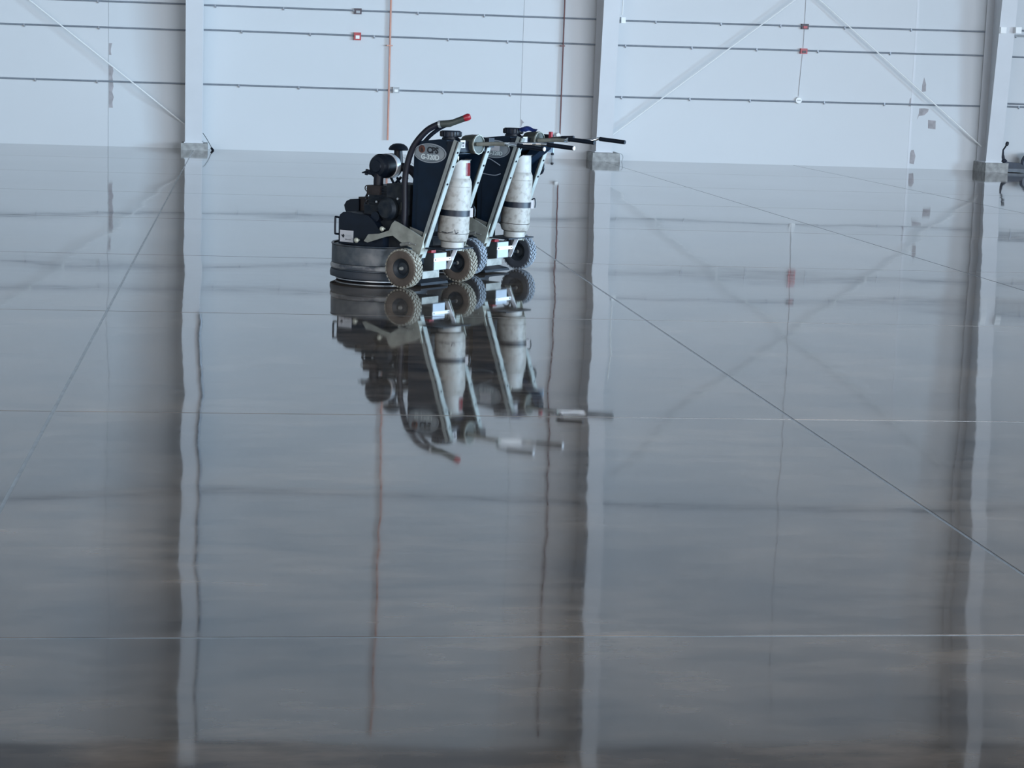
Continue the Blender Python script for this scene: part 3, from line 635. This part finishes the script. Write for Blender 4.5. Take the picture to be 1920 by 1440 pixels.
    bm = bm_new(); box(bm, (0.122, -0.03, -0.036), (0.147, 0.03, 0.036)); bm.transform(Matrix(((ub.x, tb.x, 0, c.x), (ub.y, tb.y, 0, c.y), (0, 0, 1, c.z), (0, 0, 0, 1)))); obj('strap_buckle', bm, 'white', lp, smooth=False, bevel=0.005)
    bm = bm_new(); tube(bm, smooth_path([c + ub * 0.125 + Vector((0, 0, 0.03)), c + ub * 0.150 + Vector((0, 0, 0.05)), c + ub * 0.162 + Vector((0, 0, 0.02)), c + ub * 0.160 + Vector((0, 0, -0.03))]), 0.006, 6); obj('strap_tail', bm, 'black', lp)
    if first:
        bm = bm_new()
        for a0, a1, h0, h1 in ((-1.75, -1.35, 0.128, 0.122), (-1.3, -0.95, 0.124, 0.130), (-0.85, -0.78, 0.150, 0.120), (-0.78, -0.60, 0.118, 0.126)):
            P4 = []
            for k in range(5):
                a = a0 + (a1 - a0) * k / 4; h_ = h0 + (h1 - h0) * k / 4
                P4.append(base + axd * h_ + Vector((math.cos(a), math.sin(a), 0)) * 0.1235)
            tube(bm, P4, 0.0035, 5)
        obj('scrape_mark', bm, 'ink', lp)
        bm = bm_new(); rr = []
        for k in range(6):
            a = math.radians(-12 + 36 * k / 5); dirv = Vector((math.cos(a), math.sin(a), 0))
            rr.append([bm.verts.new(base + axd * z + dirv * (0.1095 - (z - 0.535) * 0.066)) for z in (0.57, 0.672)])
        for a, b in zip(rr, rr[1:]): bm.faces.new((a[0], b[0], b[1], a[1]))
        bmesh.ops.solidify(bm, geom=bm.faces[:], thickness=0.003); q = obj('hazard_label', bm, 'red', lp, smooth=False); q['label'] = 'red label'
    # --- console and handlebar
    bm = bm_new(); box(bm, (0.285, -0.215, 1.085), (0.375, 0.215, 1.165)); cs = obj('console', bm, 'black', R, smooth=False, bevel=0.01)
    bm = bm_new(); lathe(bm, [(0, -0.07), (0.066, -0.07), (0.076, 0), (0.076, 0.062), (0, 0.064)], (0.355, 0.02, 1.142), (1, 0.0, 0.0), 12); obj('gauge_drum', bm, 'olive', cs, angle=0.3)
    bm = bm_new(); lathe(bm, [(0.071, 0.056), (0.079, 0.056), (0.079, 0.068), (0.071, 0.068)], (0.355, 0.02, 1.142), (1, 0.0, 0.0), 12, False); obj('drum_ring', bm, 'dusty', cs)
    bm = bm_new(); box(bm, (0.372, -0.165, 1.115), (0.380, -0.105, 1.175)); lb = obj('small_label', bm, 'white', cs, smooth=False)
    if first:
        bm = bm_new(); box(bm, (0.380, -0.150, 1.148), (0.3815, -0.120, 1.160)); box(bm, (0.380, -0.140, 1.125), (0.3815, -0.128, 1.136)); obj('label_print', bm, 'rim', cs, smooth=False)
    bm = bm_new(); box(bm, (0.36, 0.10, 1.12), (0.46, 0.175, 1.195)); obj('switch_box', bm, 'black', cs, smooth=False, bevel=0.006)
    bm = bm_new(); tube(bm, [(0.42, 0.0, 1.145), (0.60, 0.0, 1.158), (0.72, 0.0, 1.158)], 0.016, 12); hb = obj('handle_stem', bm, 'dusty', R)
    for s in (-1, 1):
        yk = s * 0.205; dx = 0.0 if first else (-0.045 if s > 0 else -0.085); dz = 0.0 if first else 0.014
        bm = bm_new(); tube(bm, smooth_path([(0.68, 0.0, 1.158), (0.74, s * 0.06, 1.162), (0.84, s * 0.17, 1.167), (0.93 + dx, yk, 1.166 + dz), (1.00 + dx, yk, 1.16 + dz)], 5), 0.0125, 12); obj('handlebar', bm, 'chrome', hb)
        bm = bm_new(); tube(bm, [(0.945 + dx, yk, 1.165 + dz), (1.185 + dx, yk, 1.150 + dz)], 0.0175, 12); obj('grip', bm, 'black', hb)
        bm = bm_new(); tube(bm, [(1.185 + dx, yk, 1.150 + dz), (1.192 + dx, yk, 1.1495 + dz)], 0.0165, 12); e_ = obj('grip_end', bm, 'white' if first else 'black', hb)
    if first:
        # fuel hose with a red-tipped nozzle lying over the tank
        bm = bm_new(); tube(bm, smooth_path([(-0.20, -0.17, 0.40), (-0.115, -0.225, 0.46), (-0.105, -0.228, 0.62), (-0.112, -0.225, 0.83), (-0.09, -0.222, 0.98), (-0.04, -0.21, 1.115), (0.045, -0.17, 1.232), (0.125, -0.13, 1.285), (0.16, -0.118, 1.292)], 6), 0.0245, 12); h = obj('vacuum_hose', bm, 'hose', R)
        bm = bm_new(); tube(bm, [(0.133, -0.127, 1.288), (0.150, -0.121, 1.291)], 0.030, 14); obj('hose_clamp', bm, 'silver', h)
        bm = bm_new(); tube(bm, [(0.150, -0.121, 1.291), (0.22, -0.098, 1.298), (0.245, -0.09, 1.308)], [0.028, 0.028, 0.024], 14); tube(bm, [(0.235, -0.093, 1.303), (0.335, -0.055, 1.345)], [0.024, 0.025], 14); obj('nozzle', bm, 'olive', h)
        bm = bm_new(); tube(bm, [(0.33, -0.057, 1.343), (0.36, -0.045, 1.356), (0.372, -0.04, 1.361)], [0.0265, 0.028, 0.02], 14); q = obj('nozzle_tip', bm, 'red', h); q['label'] = 'red nozzle tip'
        bm = bm_new(); tube(bm, smooth_path([(0.0, -0.14, 1.14), (0.06, -0.13, 1.20), (0.13, -0.11, 1.255), (0.19, -0.10, 1.285)]), 0.016, 8); obj('nozzle_cradle', bm, 'black', R)
    else:
        bm = bm_new(); tube(bm, smooth_path([(-0.11, -0.225, 0.60), (-0.11, -0.225, 0.83), (-0.09, -0.222, 0.98), (-0.07, -0.1, 1.10), (-0.10, 0.0, 1.0), (-0.15, 0.05, 0.8)], 6), 0.0245, 12); obj('vacuum_hose', bm, 'hose', R)
        bm = bm_new(); tube(bm, [(0.40, 0.05, 1.15), (0.55, 0.05, 1.172), (0.64, 0.05, 1.182)], 0.010, 8); lv = obj('clutch_lever', bm, 'olive', R)
        bm = bm_new(); tube(bm, [(0.62, 0.05, 1.180), (0.74, 0.05, 1.187)], 0.014, 10); obj('lever_grip', bm, 'black', lv)
        bm = bm_new(); box(bm, (0.495, 0.04, 1.17), (0.520, 0.065, 1.222)); q = obj('stop_button', bm, 'red', lv, smooth=False, bevel=0.008); q['label'] = 'red stop button'
        bm = bm_new(); box(bm, (0.345, 0.225, 1.04), (0.425, 0.231, 1.10)); q = obj('blue_plate', bm, 'bluetag', R, smooth=False); q['label'] = 'pale blue plate'
        bm = bm_new(); tube(bm, smooth_path([(0.225, 0.235, 0.83), (0.26, 0.245, 0.845), (0.30, 0.25, 0.865), (0.315, 0.25, 0.91), (0.305, 0.25, 0.95)], 5), 0.011, 8); obj('hose_hook', bm, 'black', R)
        bm = bm_new(); tube(bm, smooth_path([(0.20, -0.235, 0.93), (0.12, -0.24, 0.97), (0.06, -0.24, 0.99)], 5) , 0.004, 6)
        tube(bm, smooth_path([(0.21, -0.24, 0.86), (0.15, -0.25, 0.845), (0.02, -0.26, 0.86), (-0.10, -0.27, 0.90)], 5), 0.004, 6); obj('hanging_cable', bm, 'conduit', R)
        # dark hopper behind the cylinder (far side)
        bm = bm_new(); prism(bm, [(0.16, 0.86), (0.33, 1.10), (0.46, 1.15), (0.42, 1.07)], 0.05, 0.19); obj('console_support', bm, 'navy', R, smooth=False)
    return R

g1 = grinder('floor_grinder', (1.4910, 16.3005, 0), 'front floor grinder with dusty brown tyres and a red-tipped hose over its tank', True)
g2 = grinder('floor_grinder', (2.1319, 17.4177, 0), 'rear floor grinder with grey tyres and a paper tag on its oval name plate', False)

# blue rag on the rear grinder's console
def loc2(x, y, z): 
    c, s = math.cos(-PHI), math.sin(-PHI); return (2.1319 + c * x - s * y, 17.4177 + s * x + c * y, z)
bm = bm_new(); n = 14; vs = {}
for i in range(n):
    for j in range(n):
        x = -0.075 + 0.15 * i / (n - 1); y = -0.08 + 0.16 * j / (n - 1)
        rr = math.hypot(x / 0.075, y / 0.08)
        z = 0.032 + 0.012 * math.sin(31 * x + 2) * math.cos(40 * y) + 0.008 * math.sin(70 * x + 45 * y) - 0.030 * max(0, rr - 0.45)
        vs[i, j] = bm.verts.new((x, y, max(z, 0.002)))
for i in range(n - 1):
    for j in range(n - 1): bm.faces.new((vs[i, j], vs[i + 1, j], vs[i + 1, j + 1], vs[i, j + 1]))
bmesh.ops.solidify(bm, geom=bm.faces[:], thickness=0.004)
rag = obj('cloth_rag', bm, 'blue'); rag.location = loc2(0.275, 0.03, 1.212); rag.rotation_euler = (0, 0, 0.3)
tag(rag, 'crumpled blue cloth rag lying on top of the rear grinder', 'rag')
